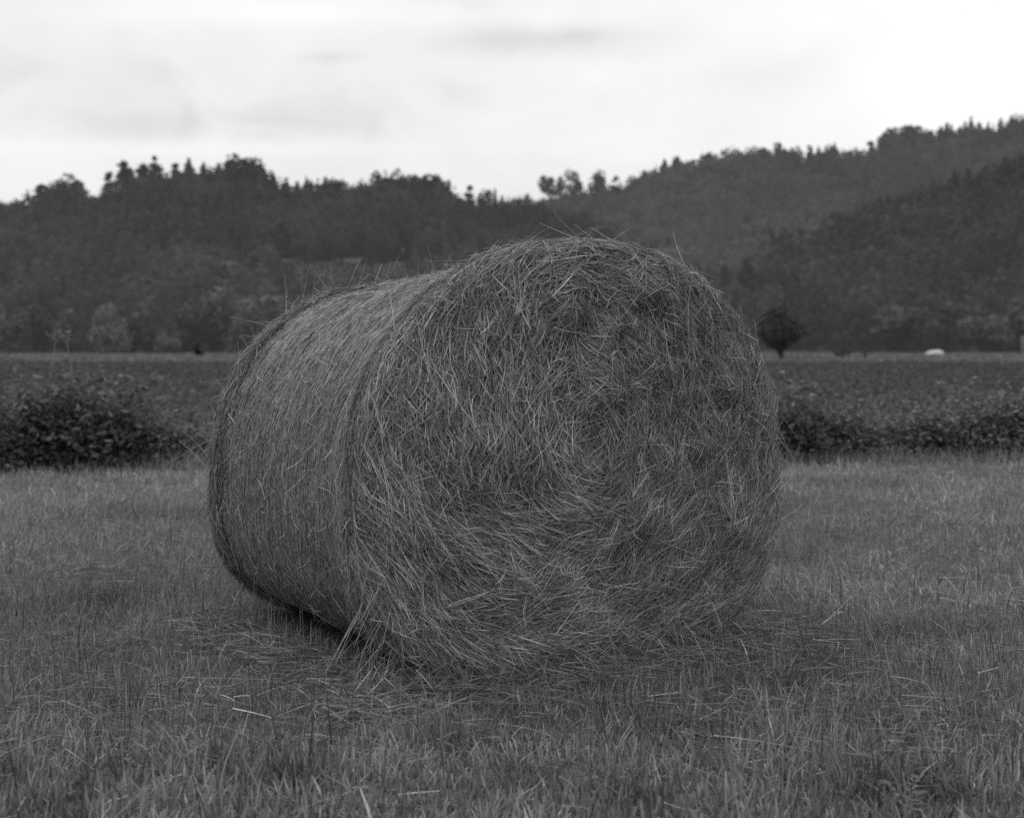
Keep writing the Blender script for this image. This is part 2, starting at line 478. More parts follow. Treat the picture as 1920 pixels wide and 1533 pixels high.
def face_strands(n, per, rmax, lmean, wlo, whi, off0, off1, mean, jit, sj=0.14, K=4, curl=0.3, region=None, hi=0.05):
    """Hay in tufts: per strands share a lie, a lift and a shade."""
    nt = int(n / per)
    u = R.uniform(-BW, BW, nt * 3); z = R.uniform(0.0, BH, nt * 3)
    ok = rho_of(u, z) < rmax
    if region is not None: ok &= region(u, z)
    u, z = u[ok][:nt], z[ok][:nt]; nt = len(u)
    th_t = flow(u, z) + R.normal(0, jit, nt) + np.where(R.random(nt) < 0.10, R.normal(0, 0.9, nt), 0)
    of_t = R.uniform(off0, off1, nt); tone_t = np.exp(R.normal(0, 0.17, nt)) * (1 + 0.18 * vnoise(u * 7, z * 7, 61, 2)); sp_t = R.uniform(0.006, 0.022, nt)
    k = np.repeat(np.arange(nt), per); m = len(k)
    al, pe = R.normal(0, 0.035, m), R.normal(0, 1, m) * sp_t[k]
    th0 = th_t[k]
    u = u[k] + np.cos(th0) * al - np.sin(th0) * pe; z = z[k] + np.sin(th0) * al + np.cos(th0) * pe
    L_ = np.clip(R.gamma(4, lmean / 4, m), 0.03, 0.42)
    th = th0 + R.normal(0, sj, m) + np.where(R.random(m) < 0.06, R.normal(0, 0.9, m), 0)
    cu = R.normal(0, curl, m)
    w_ = np.linspace(-0.5, 0.5, K)[None]
    e = th[:, None] + cu[:, None] * w_
    st = L_[:, None] / (K - 1)
    Us = np.cumsum(np.cos(e) * st, 1); Zs = np.cumsum(np.sin(e) * st, 1)
    Us = Us - Us.mean(1, keepdims=True) + u[:, None]; Zs = Zs - Zs.mean(1, keepdims=True) + z[:, None]
    rr = rho_of(Us, Zs); f = np.where(rr > 1.02, 1.02 / rr, 1)
    Us = Us * f; Zs = ZC + (Zs - ZC) * f
    of = (of_t[k] + R.normal(0, 0.004, m))[:, None] + (R.normal(0, 0.012, m) + 0.004)[:, None] * (w_ + 0.5) * 2
    Pp = face_pt(Us, Zs, of)
    tv = unit(Pp[:, -1] - Pp[:, 0])
    sdv = unit(np.cross(tv, unit(-ax[None] + R.normal(0, 0.6, (m, 3)))))
    W = R.uniform(wlo, whi, m)[:, None] * np.interp(np.linspace(0, 1, K), [0, .15, .8, 1], [.7, 1, 1, .4])[None]
    face.ribbons(Pp, W, sdv, np.clip(hay_tone(m, mean, hi) * tone_t[k], 0.02, 0.6))


face_strands(36000, 10, 1.0, 0.11, 0.0018, 0.0036, -0.05, -0.012, 0.17, 0.3, hi=0.03)
face_strands(52000, 12, 1.0, 0.095, 0.0016, 0.0033, -0.026, 0.016, 0.265, 0.30)
face_strands(18000, 10, 1.0, 0.11, 0.0015, 0.003, 0.0, 0.034, 0.28, 0.4)
face_strands(16000, 8, 1.02, 0.13, 0.0013, 0.0028, -0.008, 0.02, 0.255, 0.14, K=6, curl=0.2, region=lambda u, z: rho_of(u, z) > 0.76)
face_strands(15000, 3, 1.0, 0.085, 0.0012, 0.0024, -0.01, 0.024, 0.29, 1.2, sj=0.5, curl=0.5)
# long pale single stalks across the face
n = 260
u = R.uniform(-BW, BW, n * 3); z = R.uniform(0.05, BH, n * 3); ok = rho_of(u, z) < 0.97; u, z = u[ok][:n], z[ok][:n]; n = len(u)
P0 = face_pt(u, z, np.full(n, 0.012))
th = R.uniform(0, 2 * np.pi, n)
D = np.cos(th)[:, None] * ru + np.sin(th)[:, None] * up - ax * R.uniform(0.0, 0.4, n)[:, None]
stray(face, P0, D, R.uniform(0.06, 0.22, n), R.uniform(0.0015, 0.0028, n), hay_tone(n, 0.32, 0.1), droop=0.06, kink=0.1)
# fringe round the rim
n = 520
a = R.uniform(-0.22, 0.55, n); u, z, nu, nz_ = prof(a)
k = R.uniform(0.93, 1.0, n)
P0 = face_pt(u * k, ZC + (z - ZC) * k, R.uniform(-0.03, 0.02, n))
Nn = nu[:, None] * ru + nz_[:, None] * up; tg = -nz_[:, None] * ru + nu[:, None] * up
D = Nn * R.uniform(0.0, 0.4, n)[:, None] - tg * np.where(R.random(n) < 0.7, 1, -1)[:, None] * R.uniform(0.5, 1.2, n)[:, None] + ax * R.normal(0, 0.3, n)[:, None]
stray(face, P0, D, np.clip(R.gamma(3, 0.05, n), 0.05, 0.3), R.uniform(0.002, 0.0038, n), hay_tone(n, 0.25, 0.1), droop=0.1)
# skirt of hay spilling onto the grass along the foot of the face
n = 3000
u = R.uniform(-0.88, 0.90, n); z = np.abs(R.normal(0, 0.06, n)) + 0.01
P0 = face_pt(u, z, R.uniform(-0.02, 0.05, n))
D = -ax * R.uniform(0.1, 1.0, n)[:, None] - up * R.uniform(0.0, 0.7, n)[:, None] + ru * R.normal(0, 0.9, n)[:, None]
stray(face, P0, D, np.clip(R.gamma(4, 0.032, n), 0.05, 0.3), R.uniform(0.0015, 0.003, n), hay_tone(n, 0.2, 0.07), droop=0.25, kink=0.2)
# fan of stalks at the near lower corner
n = 90
u = -R.uniform(0.78, 0.94, n); z = R.uniform(0.04, 0.42, n)
P0 = face_pt(u, z, R.uniform(-0.04, 0.03, n))
D = -ru * R.uniform(0.2, 0.9, n)[:, None] - ax * R.uniform(-0.1, 0.5, n)[:, None] - up * R.uniform(0.3, 1.1, n)[:, None]
stray(face, P0, D, R.uniform(0.08, 0.24, n), R.uniform(0.002, 0.0036, n), hay_tone(n, 0.22, 0.12), droop=0.05)
face.build('end_face', [M_hay, M_core], bale, loc=O)

# ---- hidden end
rear = MB()
u, z, _, _ = prof(A2)
k = 0.885
P = O + (u * R2 * k)[..., None] * ru + (np.maximum((ZC + (z - ZC) * R2) * k, 0.012))[..., None] * up + (BL - 0.01 + 0.05 * np.sqrt(1 - R2 ** 2))[..., None] * ax
rear.add(P, np.full(P.shape[0] * P.shape[1], 0.08), q[:, ::-1], mat=1)
n = 5000
rho = np.sqrt(R.random(n)); a = R.random(n); u, z, nu, nz_ = prof(a)
P0 = O + (u * rho * k)[:, None] * ru + ((ZC + (z - ZC) * rho) * k)[:, None] * up + (BL + 0.05 * np.sqrt(1 - rho ** 2))[:, None] * ax
D = -nz_[:, None] * ru + nu[:, None] * up + R.normal(0, 0.4, (n, 3))
stray(rear, P0, D, R.uniform(0.08, 0.25, n), R.uniform(0.002, 0.004, n), hay_tone(n, 0.18), kink=0.2)
rear.build('end_face', [M_hay, M_core], bale, loc=O)

# ------------------------------------------------------------------ mown grass
def in_bale(x, y, grow=0.0):
    d = np.stack([x - CX, y - CY], -1)
    s = d @ ax[:2]; u = d @ ru[:2]
    return (s > -0.03 - grow) & (s < BL - 0.05 + grow) & (np.abs(u) < 0.70 + grow)


def wedge(n, y0, y1, power=-1.0, margin=0.9):
    if power == -1: Y = y0 * (y1 / y0) ** R.random(n)
    else:
        e = power + 1; Y = (y0 ** e + (y1 ** e - y0 ** e) * R.random(n)) ** (1 / e)
    X_ = R.uniform(-1, 1, n) * (Y * 0.4 * 1.08 + margin)
    return X_, Y


def blades(mb, x, y, hgt, wid, lean, tone, tip, K=3, curve=0.5):
    n = len(x)
    az = R.uniform(0, 2 * np.pi, n)
    d = np.stack([np.cos(az), np.sin(az), np.zeros(n)], 1)
    t = np.linspace(0, 1, K)[None]
    ang = lean[:, None] * (1 - curve + curve * 2 * t)
    dz = np.cos(ang) * hgt[:, None] / (K - 1); dr = np.sin(ang) * hgt[:, None] / (K - 1)
    zz = np.concatenate([np.zeros((n, 1)), np.cumsum(dz[:, 1:], 1)], 1); rr_ = np.concatenate([np.zeros((n, 1)), np.cumsum(dr[:, 1:], 1)], 1)
    P_ = np.stack([x, y, ground_z(x, y) - 0.004], 1)[:, None] + d[:, None] * rr_[..., None]
    P_[..., 2] += np.maximum(zz, 0.003)
    fa = R.normal(0, 0.8, n)
    sdv = np.stack([np.cos(fa), np.sin(fa), np.zeros(n)], 1)
    W = wid[:, None] * np.interp(np.linspace(0, 1, K), [0, .5, 1], [1, .9, .22])[None]
    mb.ribbons(P_, W, sdv, tone, tone2=tip)


gr = MB()
n = 330000
x, y = wedge(n, 2.5, 15.2)
edge = 12.55 + 0.75 * np.clip((x + 1) / 4, 0, 1) + 0.25 * vnoise(x * 1.5, y * 0 + 3, 71)
ok = ~in_bale(x, y) & (y < edge + 0.3)
x, y = x[ok], y[ok]; n = len(x)
pat = vnoise(x * 0.9, y * 0.7, 72, 3); pat2 = vnoise(x * 3.5, y * 3.0, 73, 2); dry = vnoise(x * 0.45 + 4, y * 0.35, 74, 2)
tus_t = np.ones(n); tus_h = np.ones(n)
for (tx, ty, tr_) in ((1290, 1392, .16), (1240, 1370, .1), (1700, 1190, .2), (1820, 1180, .14), (250, 1325, .12), (120, 1330, .12), (1180, 1500, .12), (560, 1470, .14), (1650, 1480, .18), (300, 965, .5), (420, 1440, .1),
                     (1560, 905, .5), (1660, 912, .4), (1480, 1290, .1), (840, 1400, .12), (960, 1480, .1), (1440, 1040, .3), (200, 1130, .25), (60, 1150, .2)):
    Yt = F * CH / (ty - HY); g_ = np.exp(-(((x - (tx - 960) / F * Yt) / tr_) ** 2 + ((y - Yt) / (tr_ * 0.8)) ** 2))
    tus_t *= 1 - 0.42 * g_; tus_h *= 1 + 0.5 * g_
hole = vnoise(x * 5.5 + 2, y * 4, 75, 2) < -0.38
hgt = np.where(hole, 0.45, 1.0) * tus_h * np.clip(R.gamma(5, 0.0100, n), 0.02, 0.13) * (1 + 0.55 * pat + 0.5 * pat2)
hgt = hgt * np.where(R.random(n) < 0.03, 1.7, 1.0)
bx = np.hypot(x - 0.2, (y - 4.3) * 1.1)
hgt = np.maximum(hgt, 0.015)
lean = np.abs(R.normal(0, 0.42, n)) + np.where(R.random(n) < 0.45 + 0.35 * pat2, R.uniform(0.5, 1.5, n), 0)
wid = R.uniform(0.002, 0.0046, n) * (1 + np.clip(y - 6, 0, 9) * 0.10) * (1 + np.clip(4.2 - y, 0, 1.2) * 0.8)
farl = np.clip((y - 5.5) / 6, 0, 1)
tn = np.clip(0.198 * np.exp(R.normal(0, 0.33, n)) * (1 + 0.42 * dry + 0.12 * pat + 0.26 * pat2 + 0.42 * farl) * tus_t, 0.03, 0.5)
tn = np.where(R.random(n) < 0.06, tn * 1.7, tn) * np.where(hole, 0.6, 1.0)
blades(gr, x, y, hgt, wid, lean, tn * 0.75, tn * 1.25)
# taller ragged fringe under the hedge
n = 16000
x = R.uniform(-7.5, 8.0, n); e = 12.5 + 0.7 * np.clip((x + 1) / 4, 0, 1)
y = e + R.normal(0, 0.22, n)
tn = np.clip(0.2 * np.exp(R.normal(0, 0.35, n)), 0.03, 0.4)
blades(gr, x, y, R.gamma(5, 0.022, n), R.uniform(0.004, 0.007, n), np.abs(R.normal(0, 0.4, n)), tn * 0.7, tn * 1.2, K=4)
# scattered taller dark blades and pale cut stubs
n = 900
x, y = wedge(n, 2.7, 9, -1.2); ok = ~in_bale(x, y, 0.05); x, y = x[ok], y[ok]; n = len(x)
tn = R.uniform(0.05, 0.11, n)
blades(gr, x, y, R.uniform(0.10, 0.21, n), R.uniform(0.003, 0.0065, n), np.abs(R.normal(0, 0.22, n)), tn, tn * 1.1, K=5, curve=0.8)
n = 5000
x, y = wedge(n, 2.6, 10, -1.0); ok = ~in_bale(x, y, 0.02); x, y = x[ok], y[ok]; n = len(x)
tn = R.uniform(0.18, 0.34, n)
blades(gr, x, y, R.uniform(0.04, 0.11, n), R.uniform(0.002, 0.004, n), np.abs(R.normal(0, 0.25, n)), tn * 0.8, tn, K=2, curve=0.1)
tag(gr.build('grass', M_grass), 'short mown grass covering the field round the bale', 'grass', kind='stuff')

# loose cut hay lying on the stubble
lh = MB()
n = 26000
x, y = wedge(n, 2.6, 13, -1.0)
keep = R.random(n) < np.clip(0.16 + 0.7 * vnoise(x * 0.9 + 9, y * 1.6, 81, 2) + 0.9 * np.exp(-((y - 4.2) / 0.4) ** 2) * (np.abs(x + 0.1) < 1.5), 0.02, 1)
x, y = x[keep], y[keep]
n2_ = 5200                                                            # drift along the foot of the bale
uu = R.uniform(-1.15, 1.15, n2_); sv = -np.abs(R.normal(0.05, 0.14, n2_)); sv = np.where(R.random(n2_) < 0.25, R.uniform(-0.1, 1.5, n2_), sv)
uu = np.where(sv > 0, -R.uniform(0.8, 1.15, n2_), uu)
pp = O[None] + uu[:, None] * ru + sv[:, None] * ax
x, y = np.concatenate([x, pp[:, 0]]), np.concatenate([y, pp[:, 1]])
ok = ~in_bale(x, y, 0.0); x, y = x[ok], y[ok]; n = len(x)
az = R.normal(0, 0.75, n) + np.where(R.random(n) < 0.3, R.uniform(0, 6.28, n), 0)
D = np.stack([np.cos(az), np.sin(az), R.normal(0, 0.16, n)], 1)
P0 = np.stack([x, y, ground_z(x, y) + np.abs(R.normal(0.03, 0.018, n)) + 0.004], 1)
stray(lh, P0, D, np.clip(R.gamma(3, 0.035, n), 0.03, 0.3), R.uniform(0.0018, 0.0034, n) * (1 + np.clip(y - 6, 0, 7) * 0.08), hay_tone(n, 0.175, 0.06), droop=0.08, kink=0.12)
tag(lh.build('loose_hay', M_hay), 'loose cut hay strewn over the mown grass', 'hay', kind='stuff')

# ------------------------------------------------------------------ hedge brambles
def bush(px, Y, halfw, height, label, n, tone, dark, group, lsize=0.045, seed=0):
    rg = np.random.default_rng(seed + 100)
    base = at(px, HY, Y); base[2] = 0.0
    root = empty('bramble_bush', tuple(base), label, 'bush', group)
    st = MB()
    m = 34
    tips = []
    for k in range(m):
        a0 = rg.uniform(0, 6.28); r0 = halfw * 0.55 * math.sqrt(rg.random())
        p0 = base + np.array([math.cos(a0) * r0, math.sin(a0) * r0 * 0.8, 0])
        d = np.array([math.cos(a0) * rg.uniform(0.1, 0.6), math.sin(a0) * rg.uniform(0.1, 0.6), 0]) * halfw
        h_ = height * rg.uniform(0.65, 1.12)
        t = np.linspace(0, 1, 6)[:, None]
        pts = p0 + d * t ** 1.5 + np.array([0, 0, 1.]) * h_ * (t - 0.18 * t ** 3) / 0.82 + rg.normal(0, 0.012, (6, 3)) * t
        st.tube(pts, np.linspace(0.006, 0.002, 6), rg.uniform(0.08, 0.2), n=4)
        tips.append(pts)
    st.build('stems', M_bark, root, loc=base)
    n = int(n * 1.8); lsize = lsize * 0.78
    lf = MB()
    # clumped leaves through the volume, denser outside, some straight on the canes
    nc = 46
    cc = rg.normal(0, 1, (nc, 3)); cc = unit(cc) * (rg.uniform(0.35, 1.0, nc) ** 0.6)[:, None]
    cc[:, 2] = np.abs(cc[:, 2]) * rg.uniform(0.8, 1.1, nc)
    cc = cc * np.array([halfw, halfw * 0.7, height * 0.9])
    k = rg.integers(0, nc, n)
    C = cc[k] + rg.normal(0, 1, (n, 3)) * np.array([0.13, 0.13, 0.085]) * (halfw / 0.6)
    fromcane = rg.random(n) < 0.25
    tp = np.stack(tips)[rg.integers(0, m, n), rg.integers(2, 6, n)] - base + rg.normal(0, 0.05, (n, 3))
    C = np.where(fromcane[:, None], tp, C)
    C[:, 2] = np.abs(C[:, 2]) + 0.03
    A = unit(rg.normal(0, 1, (n, 3)) * np.array([1, 1, 0.55]) + np.array([0, 0, -0.15]))
    nrm = unit(rg.normal(0, 0.8, (n, 3)) + np.array([0, -0.25, 1.0]))
    B = unit(np.cross(A, nrm))
    sz = lsize * rg.uniform(0.55, 1.35, n)
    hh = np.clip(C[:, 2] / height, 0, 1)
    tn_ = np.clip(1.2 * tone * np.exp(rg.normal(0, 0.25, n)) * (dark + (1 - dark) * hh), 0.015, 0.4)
    lf.leaves(base + C, A * sz[:, None], B * (sz * 0.45)[:, None], tn_)
    lf.build('leaves', M_leaf, root, loc=base)
    return root


GL, GRR = 'bramble bushes along the near edge of the rough field', 'bramble bushes right of the bale'
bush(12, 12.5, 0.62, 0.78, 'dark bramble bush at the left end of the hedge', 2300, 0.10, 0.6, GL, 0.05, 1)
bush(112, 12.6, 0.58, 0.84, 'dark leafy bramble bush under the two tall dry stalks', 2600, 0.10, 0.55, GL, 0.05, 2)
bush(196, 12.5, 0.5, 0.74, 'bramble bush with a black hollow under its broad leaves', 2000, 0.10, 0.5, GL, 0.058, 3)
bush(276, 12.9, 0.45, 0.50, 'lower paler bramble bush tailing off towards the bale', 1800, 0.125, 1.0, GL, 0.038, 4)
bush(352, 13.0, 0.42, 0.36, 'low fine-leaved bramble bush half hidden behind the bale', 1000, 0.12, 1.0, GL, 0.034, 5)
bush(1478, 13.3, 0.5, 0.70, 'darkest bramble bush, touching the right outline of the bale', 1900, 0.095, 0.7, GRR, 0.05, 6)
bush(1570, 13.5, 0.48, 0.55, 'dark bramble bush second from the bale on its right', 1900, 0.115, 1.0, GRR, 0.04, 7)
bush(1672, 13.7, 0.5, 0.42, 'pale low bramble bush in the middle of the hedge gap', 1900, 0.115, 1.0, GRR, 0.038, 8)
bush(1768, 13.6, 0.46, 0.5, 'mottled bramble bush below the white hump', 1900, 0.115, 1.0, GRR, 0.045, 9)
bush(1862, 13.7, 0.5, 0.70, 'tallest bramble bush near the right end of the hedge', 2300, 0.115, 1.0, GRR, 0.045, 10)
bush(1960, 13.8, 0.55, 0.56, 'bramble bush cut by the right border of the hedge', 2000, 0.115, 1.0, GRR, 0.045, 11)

# two tall dry weed stalks rising over the left brambles
for k, (pts, lab) in enumerate((([(88, 760), (92, 715), (100, 672), (104, 640), (97, 622)], 'tall pale dry weed stalk forking at its tip, on the hedge end'),
                                ([(139, 760), (136, 715), (132, 678), (127, 650), (124, 626)], 'tall pale dry weed stalk with a feathery branched head'))):
    P_ = np.array([at(a_, b_, 13.0) for a_, b_ in pts]); b0 = P_[0].copy(); b0[2] = 0
    P_ = np.concatenate([b0[None], P_])
    root = empty('weed_stalk', tuple(b0), lab, 'weed', None)
    m_ = MB(); m_.tube(P_, np.linspace(0.006, 0.0025, len(P_)), 0.24, n=5); m_.build('stem', M_hay, root, loc=b0)
    m_ = MB()
    for j in range(3 if k == 0 else 6):
        f = R.uniform(0.0, 1.0); q0 = P_[-2] * (1 - f) + P_[-1] * f
        d = np.array([R.normal(0, 0.5), R.normal(0, 0.3), R.uniform(0.4, 1)]); d /= np.linalg.norm(d)
        l = R.uniform(0.08, 0.17)
        m_.tube(np.array([q0, q0 + d * l * 0.5, q0 + d * l + np.array([0, 0, 0.02])]), [0.003, 0.0025, 0.002], 0.22, n=4)
        kk = 7; Cc = q0 + d * l * R.uniform(0.4, 1, kk)[:, None] + R.normal(0, 0.012, (kk, 3)); Aa = unit(R.normal(0, 1, (kk, 3))) * 0.012
        m_.leaves(Cc, Aa, unit(np.cross(Aa, R.normal(0, 1, (kk, 3)))) * 0.006, np.full(kk, 0.2))
    m_.build('seed_head', M_hay, root, loc=b0)

# small ferny weed low in the grass
b0 = at(1705, 1533, 2400 * 1.185 / 880); b0[2] = 0
root = empty('leafy_weed', tuple(b0), 'small ferny green weed low in the grass at the bottom edge', 'weed')
m_ = MB()
for j in range(6):
    az = R.uniform(0, 6.28); t = np.linspace(0, 1, 9)
    mid_ = b0 + np.stack([np.cos(az) * 0.07 * t, np.sin(az) * 0.07 * t, 0.085 * np.sin(t * 1.9)], 1)
    for sg in (-1, 1):
        per = np.array([-math.sin(az), math.cos(az), 0.15]) * sg
        Aa = np.tile(per, (9, 1)) * (0.016 * (1.1 - t))[:, None] + np.array([math.cos(az), math.sin(az), 0]) * 0.006
        m_.leaves(mid_ + Aa, Aa, np.tile([math.cos(az), math.sin(az), 0.2], (9, 1)) * 0.004, np.full(9, 0.16))
m_.build('leaves', M_grass, root, loc=b0)

# ------------------------------------------------------------------ rough field behind the hedge
uf = MB()
n = 120000
x, y = wedge(n, 12.8, 100, -1.0, 1.0)
e = 12.8 + 0.8 * np.clip((x + 1) / 4, 0, 1); ok = y > e + 0.1; x, y = x[ok], y[ok]; n = len(x)
pat = vnoise(x * 0.5, y * 0.35, 91, 3)
sz = R.uniform(0.022, 0.05, n) * (1 + (y - 14) * 0.03)
H_ = np.clip(0.34 + 0.26 * pat, 0.1, 0.75) * np.clip(1.1 - y / 85, 0.15, 1)
z = H_ * np.sqrt(R.random(n))
A = unit(R.normal(0, 1, (n, 3)) * np.array([1, 1, 0.6])); nrm = unit(R.normal(0, 0.7, (n, 3)) + np.array([0, -.2, 1.])); B = unit(np.cross(A, nrm))
tn = np.clip(0.084 * np.exp(R.normal(0, 0.2, n)) * (1 + 0.25 * pat), 0.02, 0.3)
uf.leaves(np.stack([x, y, z], 1), A * sz[:, None], B * (sz * 0.5)[:, None], tn)
tag(uf.build('undergrowth', M_under), 'dark rough growth over the field behind the hedge', 'undergrowth', kind='stuff')
# pale dry grass strip at the far end of the field
ps = MB()
n = 26000
y = R.uniform(FIELD_END - 10, 235, n); x = R.uniform(-0.56, 0.56, n) * y
hg = R.uniform(0.1, 0.28, n)
P0 = np.stack([x, y, np.zeros(n)], 1); A = np.stack([R.normal(0, 0.2, n), R.normal(0, 0.2, n), np.ones(n)], 1) * hg[:, None] * 0.5
B = np.tile([1., 0, 0], (n, 1)) * R.uniform(0.15, 0.4, n)[:, None]
ps.leaves(P0 + A, A, B, np.clip(0.17 * np.exp(R.normal(0, 0.25, n)), 0.03, 0.3))
tag(ps.build('grass', M_under), 'pale strip of dry grass at the foot of the hills', 'grass', kind='stuff')

# ------------------------------------------------------------------ hills
HL = [(-700, 420), (-300, 410), (-100, 400), (0, 388), (52, 384), (66, 366), (150, 362), (164, 380), (190, 378), (200, 356), (235, 338), (300, 336), (315, 342), (345, 334), (398, 334), (408, 322), (490, 324), (512, 348),
      (560, 352), (650, 354), (695, 358), (706, 346), (838, 350), (862, 380), (900, 387), (960, 389), (1010, 392), (1060, 402), (1150, 430), (1300, 470), (1500, 520), (2600, 600)]
HR = [(-700, 600), (600, 480), (860, 410), (960, 389), (1010, 380), (1060, 374), (1130, 368), (1180, 356), (1200, 336), (1260, 310), (1330, 300), (1400, 293), (1500, 294), (1600, 292), (1645, 284),
      (1655, 256), (1750, 250), (1800, 247), (1860, 242), (1920, 229), (2100, 205), (2600, 190)]
HS = [(-700, 660), (700, 655), (950, 620), (1100, 570), (1200, 530), (1400, 470), (1480, 442), (1540, 427), (1600, 405), (1660, 388), (1720, 368), (1760, 357), (1830, 342), (1920, 308), (2100, 260), (2600, 220)]


class Hill:
    def __init__(s, line, D, foot, th, seed):
        s.lx, s.ly = np.array(line, float).T; s.D, s.foot, s.th, s.seed = D, foot, th, seed

    def pt(s, px, t):
        px, t = np.broadcast_arrays(np.asarray(px, float), np.asarray(t, float))
        Y = s.foot + (s.D - s.foot) * t
        zr = np.maximum(CH + (HY - np.interp(px, s.lx, s.ly)) / F * s.D - s.th, 0.0)
        tt = np.minimum(t, 1)
        z = zr * tt ** 1.12 * (1 + 0.10 * (1 - tt) * vnoise(px / 160., t * 3, s.seed, 2)) - np.maximum(t - 1, 0) * zr * 0.9
        return np.stack([(px - 960) / F * Y, Y, z - 0.3 * (t <= 0.01)], -1)

    def mesh(s, label):
        m_ = MB(); px = np.arange(-700, 2601, 25.); t = np.concatenate([np.linspace(0, 1, 28), [1.08, 1.2, 1.5]])
        PX, TT = np.meshgrid(px, t); P_ = s.pt(PX, TT); nx = len(px)
        ii, jj = np.meshgrid(np.arange(len(t) - 1), np.arange(nx - 1), indexing='ij')
        q = np.stack([ii * nx + jj, ii * nx + jj + 1, (ii + 1) * nx + jj + 1, (ii + 1) * nx + jj], -1).reshape(-1, 4)
        m_.add(P_.reshape(-1, 3), 0.06, q)
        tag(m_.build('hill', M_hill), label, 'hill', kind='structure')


left = Hill(HL, 640, 232, 6.0, 201); right = Hill(HR, 880, 300, 7.5, 202); spur = Hill(HS, 520, 236, 6.0, 203)
left.mesh('wooded hill on the left with a ragged tree line'); right.mesh('highest wooded ridge rising to the right'); spur.mesh('nearer dark wooded slope at the right')


# ------------------------------------------------------------------ trees
def crown_cards(kind, n, rg):
    """Leaf clumps of a unit crown: z 0..1, radius about 1. Returns centre, normal, size."""
    if kind == 'conifer':
        z = 1 - rg.random(n) ** 0.55
        tier = 0.72 + 0.28 * np.cos(z * 2 * np.pi * 8 + rg.uniform(0, 6))
        r = (1 - z) ** 0.85 * tier * rg.uniform(0.35, 1.0, n) ** 0.5 + 0.02
        a = rg.uniform(0, 6.28, n); lob = 1 + 0.25 * np.sin(a * 3 + z * 20)
        C = np.stack([np.cos(a) * r * lob, np.sin(a) * r * lob, z], 1)
        Nn = np.stack([np.cos(a), np.sin(a), np.full(n, 0.6)], 1); S = 0.07 + 0.10 * (1 - z)
    elif kind == 'pine':                                        # irregular, with gaps between the branch masses
        nb = 13; bz = np.sort(rg.uniform(0.08, 0.97, nb)); ba = rg.uniform(0, 6.28, nb); br = (1.08 - bz) ** 0.6 * rg.uniform(0.25, 0.8, nb)
        k = rg.integers(0, nb, n)
        f = rg.uniform(0.0, 1.15, n)
        C = np.stack([np.cos(ba[k]) * br[k] * f, np.sin(ba[k]) * br[k] * f, bz[k] - 0.04 * f], 1) + rg.normal(0, 1, (n, 3)) * np.array([0.17, 0.17, 0.03]) * (1.1 - bz[k])[:, None] ** 0.4
        Nn = rg.normal(0, 0.6, (n, 3)) + np.array([0, 0, 1.]); S = np.full(n, 0.10)
    else:
        nb = {'broad': 16, 'airy': 11, 'spade': 22}[kind]
        c = unit(rg.normal(0, 1, (nb, 3))) * (rg.uniform(0.1, 0.74, nb) ** 0.7)[:, None]
        if kind == 'airy': c = unit(rg.normal(0, 1, (nb, 3))) * rg.uniform(0.3, 0.62, nb)[:, None]
        rad = rg.uniform(0.24, 0.42, nb) * (0.95 if kind == 'airy' else 1)
        k = rg.integers(0, nb, n); d = unit(rg.normal(0, 1, (n, 3)))
        C = c[k] + d * (rad[k] * rg.uniform(0.55, 1.08, n) ** 0.5)[:, None]
        lo_, hi_ = np.percentile(C[:, 2], (1.5, 98.5)); C[:, 2] = (C[:, 2] - lo_) / (hi_ - lo_)
        if kind == 'spade':
            z = np.clip(C[:, 2], 0, 1); f = np.interp(z, [0, .12, .32, .6, .85, 1], [0.2, .75, 1.2, 1.1, .9, .65]); C[:, :2] *= f[:, None]
        Nn = d + np.array([0, 0, 0.35]); S = np.full(n, 0.11 if kind != 'airy' else 0.075)
    return C, unit(Nn), S


def card_geo(C, Nn, S, rg, wob=0.55):
    n = len(C)
    Nn = unit(Nn + rg.normal(0, wob, (n, 3)))
    A = unit(np.cross(Nn, rg.normal(0, 1, (n, 3)))); B = np.cross(Nn, A)
    return A, B


